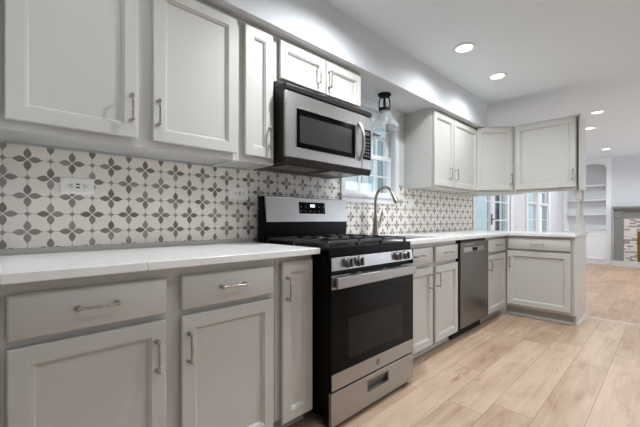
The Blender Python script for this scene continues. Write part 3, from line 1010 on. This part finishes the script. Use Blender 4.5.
# ------------------------------------------------------------------ dishwasher
DY0, DW = 2.868, 0.666
dw = empty('dishwasher', (-1.290, DY0, 0), R90, 'stainless dishwasher between the sink cabinet and the corner', 'dishwasher')
MB().box(0.004, DW - 0.004, 0.004, 0.57, 0.103, 0.880).build('tub', BMAT, dw)
mb = MB().slab([0.026, 0.100, 0.590, 0.662], [0.106, 0.765, 0.808, 0.856], {(1, 1)}, -0.030, 0.003, 'y')
dd = mb.build('door', DSTEEL, dw, 0.003)
mb = MB().prism([(0.002, 0.7655), (0.002, 0.8075), (-0.023, 0.8075), (-0.027, 0.7655)], 0.1005, 0.5895, 'x')
mb.build('handle_pocket', mat('pocket_steel', rgb(150, 146, 142), 0.35, 1.0), dd, 0.001)
box('display', BGLASS, dd, 0.290, 0.390, -0.0310, -0.0200, 0.770, 0.802, 0.001)
box('vent', STEEL, dd, 0.585, 0.610, -0.0318, -0.0302, 0.225, 0.275, 0.0005)
box('badge_line', STEEL, dd, 0.13, 0.30, -0.0312, -0.0302, 0.832, 0.838)
box('top_gap', BMAT, dw, 0.026, 0.56, -0.027, 0.003, 0.8565, 0.8825)
box('side_gap', BMAT, dw, 0.010, 0.0245, -0.010, 0.003, 0.106, 0.880)
box('kick_plate', BMAT, dw, 0.006, 0.655, 0.045, 0.060, 0.0, 0.102, 0.002)

# ------------------------------------------------------------------ outlets
def outlet(y, z, W, H, label, kind):
    r = empty('outlet', (T1, y, z), R90, label, 'outlet', 'wall outlets on the tile')
    MB().rings(-W / 2, W / 2, -H / 2, H / 2, [(0, 0), (0, 0.003), (0.004, 0.006), (0.008, 0.0065)]).build('plate', PLATE, r)
    if kind == 'duplex':
        MB().rings(-0.036, 0.036, -0.017, 0.017, [(0, 0.0066), (0, 0.0082), (0.002, 0.0088)]).build('receptacle', PLATE, r)
        mb = MB()
        for sg in (-1, 1):
            mb.box(sg * 0.024 - 0.004, sg * 0.024 + 0.004, -0.0094, -0.0086, 0.004, 0.007)
            mb.box(sg * 0.024 - 0.004, sg * 0.024 + 0.004, -0.0094, -0.0086, -0.008, -0.005)
            mb.box(sg * 0.033 - 0.002, sg * 0.033 + 0.002, -0.0094, -0.0086, -0.002, 0.002)
        mb.box(-0.007, 0.007, -0.0094, -0.0086, 0.004, 0.010)
        mb.box(-0.007, 0.007, -0.0094, -0.0086, -0.010, -0.004)
        mb.build('slots', SLOT, r)
        for sg in (-1, 1):
            MB().solid_lathe([(0.003, -0.0064), (0.003, -0.0072), (0.0005, -0.0076)], (sg * 0.050, 0, 0), 'y', 10).build('screw', PLATE, r)
    else:
        for sg in (-1, 1):
            MB().rings(sg * 0.026 - 0.016, sg * 0.026 + 0.016, -0.032, 0.032, [(0, 0.0066), (0, 0.0085), (0.003, 0.0095)]).build('rocker', PLATE, r)
    return r


outlet(0.262, 1.211, 0.128, 0.074, 'white plate with two outlets on the tile near the end wall', 'duplex')
outlet(1.092, 1.221, 0.125, 0.074, 'white plate with two outlets on the tile beside the range', 'duplex')
outlet(3.115, 1.226, 0.118, 0.088, 'white two-rocker plate on the tile past the sink window', 'rocker')

# ------------------------------------------------------------------ pendant over the sink
pl = empty('ceiling_lamp', (-1.695, 2.386, 1.80), 0, 'small ceiling lamp with ribbed glass shade and black fitting over the sink', 'lamp')
T = 0.3295
MB().solid_lathe([(0.055, T), (0.056, T - 0.012), (0.048, T - 0.02), (0.015, T - 0.026)], (0, 0, 0), 'z', 28).build('canopy', BMAT, pl)
mb = MB()
for ang in (0, PI / 2, PI, 1.5 * PI):
    c_, s_ = math.cos(ang + 0.5), math.sin(ang + 0.5)
    mb.tube([(c_ * q, s_ * q, z_) for q, z_ in ((0.020, T - 0.022), (0.036, T - 0.036), (0.044, T - 0.060), (0.046, T - 0.10), (0.040, T - 0.128))], 0.0055, 8)
mb.tube([(0, 0, T - 0.02), (0, 0, T - 0.13)], 0.006, 8)
mb.build('yoke', BMAT, pl)
MB().solid_lathe([(0.010, T - 0.112), (0.046, T - 0.120), (0.050, T - 0.126), (0.050, T - 0.142), (0.040, T - 0.150)], (0, 0, 0), 'z', 28).build('collar', BMAT, pl)
mb = MB()
out = [(0.042, 0.188), (0.047, 0.180), (0.053, 0.162), (0.070, 0.128), (0.092, 0.095), (0.110, 0.072), (0.119, 0.060), (0.121, 0.040)]
inn = [(r - 0.0035, z_) for r, z_ in out][::-1]
L = mb.lathe(out + inn, (0, 0, 0), 'z', 72, 0.012)
for kx in range(72):
    mb.bm.faces.new((L[-1][kx], L[-1][(kx + 1) % 72], L[0][(kx + 1) % 72], L[0][kx]))
mb.build('shade', SHADE, pl)
MB().solid_lathe([(0.013, 0.180), (0.014, 0.150), (0.024, 0.128), (0.026, 0.108), (0.020, 0.090), (0.004, 0.082)], (0, 0, 0), 'z', 20).build('bulb', BULB, pl)


# ------------------------------------------------------------------ recessed ceiling lights
def can_light(x, y, z, label, power, group):
    r = empty('recessed_light', (x, y, z), 0, label, 'ceiling light', group)
    mb = MB()
    L = mb.lathe([(0.086, -0.0005), (0.085, -0.006), (0.064, -0.009), (0.060, -0.004), (0.060, -0.0005)], (0, 0, 0), 'z', 36)
    mb.build('trim_ring', WHITE, r)
    MB().solid_lathe([(0.0595, -0.0005), (0.0595, -0.0035), (0.03, -0.005), (0.001, -0.0055)], (0, 0, 0), 'z', 30).build('lens', LAMP, r)
    l = bpy.data.lights.new('downlight', 'SPOT')
    l.energy = power
    l.spot_size = math.radians(162)
    l.spot_blend = 0.8
    l.shadow_soft_size = 0.02
    l.color = (0.93, 0.985, 1.035)
    o = bpy.data.objects.new('downlight', l)
    COL.objects.link(o)
    o.parent = r
    o.location = (0, 0, -0.012)
    return r


GK = 'recessed lights in the kitchen ceiling'
can_light(-1.150, 2.708, CZ, 'round recessed light in the kitchen ceiling level with the sink lamp', CAN_POWER, GK)
can_light(-1.155, 3.469, CZ, 'round recessed light in the kitchen ceiling closest to the peninsula', CAN_POWER, GK)
for x, y, pw in ((-1.05, 1.43, 52), (-1.00, 0.30, 7), (0.05, 0.3, 13), (0.05, 2.0, HIDDEN_CAN_POWER), (0.05, 3.5, HIDDEN_CAN_POWER)):  # the first inferred from the soffit glow; the rest unseen, added as fill
    can_light(x, y, CZ, ('unseen round recessed light over the near counter' if x < -0.5 else 'added unseen round recessed fill light over the open kitchen floor'), pw, ('recessed lights over the near counter' if x < -0.5 else 'added fill lights over the open kitchen floor'))
GL = 'recessed lights in the living room ceiling'
can_light(-0.682, 5.806, FZ, 'round recessed light just beyond the hanging peninsula cabinet', FAR_CAN_POWER, GL)
can_light(-0.883, 6.735, FZ, 'round recessed light half hidden at the hanging cabinet edge', FAR_CAN_POWER, GL)
can_light(-0.919, 8.978, FZ, 'round recessed light in front of the built-in bookcase', FAR_CAN_POWER * 1.7, GL)
for x, y in ((1.2, 6.0), (1.2, 8.6)):  # two more lamps added out of view to light the living room
    can_light(x, y, FZ, 'added unseen round recessed light over the open living room floor', FAR_CAN_POWER, 'added unseen lights over the open living room floor')

# ------------------------------------------------------------------ built-in bookcase
bc = empty('bookcase', ((NX0 + NX1) / 2, YF + 0.2, 0), 0, 'white built-in bookcase with arched top beside the fireplace', 'bookcase')
hw = (NX1 - NX0) / 2
yf, yb = -0.215, 0.065
mb = MB()
mb.box(-hw + 0.002, -hw + 0.02, -0.198, yb, 0, 2.449); mb.box(hw - 0.02, hw - 0.002, -0.198, yb, 0, 2.449)
mb.box(-hw + 0.02, hw - 0.02, yb - 0.015, yb, 0.80, 2.449)
mb.build('case', WHITE, bc)
mb = MB().box(-hw - 0.045, -hw + 0.028, yf - 0.010, -0.2015, 0, 2.498)
mb.box(hw - 0.028, hw + 0.060, yf - 0.010, -0.2015, 0, 2.498)
mb.build('face_frame', WHITE, bc, 0.002)
# arched head
wI = hw - 0.028
n = 20
arc = [(-wI + 2 * wI * i / n, 2.27 + 0.11 * max(0, 1 - abs(-1 + 2 * i / n) ** 4) ** 0.5) for i in range(n + 1)]
mb = MB()
for (xa, za), (xb, zb) in zip(arc, arc[1:]):
    mb.prism([(xa, za), (xb, zb), (xb, 2.498), (xa, 2.498)], yf - 0.006, -0.2015, 'y')
mb.build('arched_head', WHITE, bc)
for z_ in (1.175, 1.526, 1.877):
    box('shelf', WHITE, bc, -wI, wI, -0.190, yb - 0.016, z_ - 0.014, z_ + 0.014, 0.002)
box('cabinet_top', WHITE, bc, -wI - 0.02, wI + 0.05, yf - 0.030, yb - 0.016, 0.765, 0.792, 0.003)
box('cabinet_front', WHITE, bc, -wI, wI, yf - 0.004, -0.180, 0.0, 0.764)
for x0, x1 in ((-wI + 0.02, -0.004), (0.004, wI - 0.02)):
    d = MB().rings(x0, x1, 0.10, 0.735, [(0, 0), (0, 0.014), (0.003, 0.018), (0.055, 0.018), (0.062, 0.008), (0.066, 0.008)]).build('door', WHITE, bc)
    d.location = (0, yf - 0.0042, 0)

# ------------------------------------------------------------------ fireplace
FX0 = -0.925
fp = empty('fireplace', (FX0 + 0.90, YF - 0.1, 0), 0, 'grey fireplace mantel with brick mosaic surround and brass firebox frame', 'fireplace')


def fl(name, m, x0, x1, y0, y1, z0, z1, bevel=0.003, par=None):
    return box(name, m, par or fp, x0 - FX0 - 0.90, x1 - FX0 - 0.90, y0 + 0.1, y1 + 0.1, z0, z1, bevel)


X2 = FX0 + 1.80
fl('mantel_shelf', GREYP, FX0 - 0.005, X2 + 0.005, -0.20, -0.001, 1.305, 1.350)
fl('mantel_moulding', GREYP, FX0 + 0.01, X2 - 0.01, -0.16, -0.001, 1.262, 1.304)
for xa, xb in ((FX0 + 0.02, FX0 + 0.185), (X2 - 0.185, X2 - 0.02)):
    p = fl('pilaster', GREYP, xa, xb, -0.12, -0.001, 0.125, 1.261)
    fl('pilaster_block', GREYP, xa + 0.018, xb - 0.045, -0.135, -0.1205, 1.08, 1.25, 0.003, p)
    fl('pilaster_base', GREYP, xa - 0.008, xb + 0.008, -0.135, -0.001, 0.1215, 0.165, 0.003, p)
fl('header', GREYP, FX0 + 0.186, X2 - 0.186, -0.105, -0.001, 1.085, 1.261)
mb = MB().slab([FX0 + 0.186, -0.515, -0.515 + 0.96, X2 - 0.186], [0.121, 0.80, 1.0845], {(1, 0)}, YF - 0.085, YF - 0.001, 'y')
bmesh.ops.translate(mb.bm, verts=mb.bm.verts, vec=(-FX0 - 0.90, -YF + 0.1, 0))
mb.build('mosaic_surround', MOSAIC, fp)
mb = MB()
for x0, x1, z0, z1 in ((-0.515, -0.455, 0.121, 0.80), (0.385, 0.445, 0.121, 0.80), (-0.455, 0.385, 0.74, 0.80)):
    mb.box(x0 - FX0 - 0.9, x1 - FX0 - 0.9, 0.005, 0.098, z0, z1)
mb.build('firebox_frame', BRASS, fp, 0.002)
fl('firebox', BMAT, -0.455, 0.385, -0.06, -0.002, 0.121, 0.74)
fl('hearth', mat('hearth_stone', rgb(206, 202, 196), 0.5, noise=0.05, nscale=20), FX0 - 0.02, X2 + 0.02, -0.20, -0.001, 0.0, 0.120)
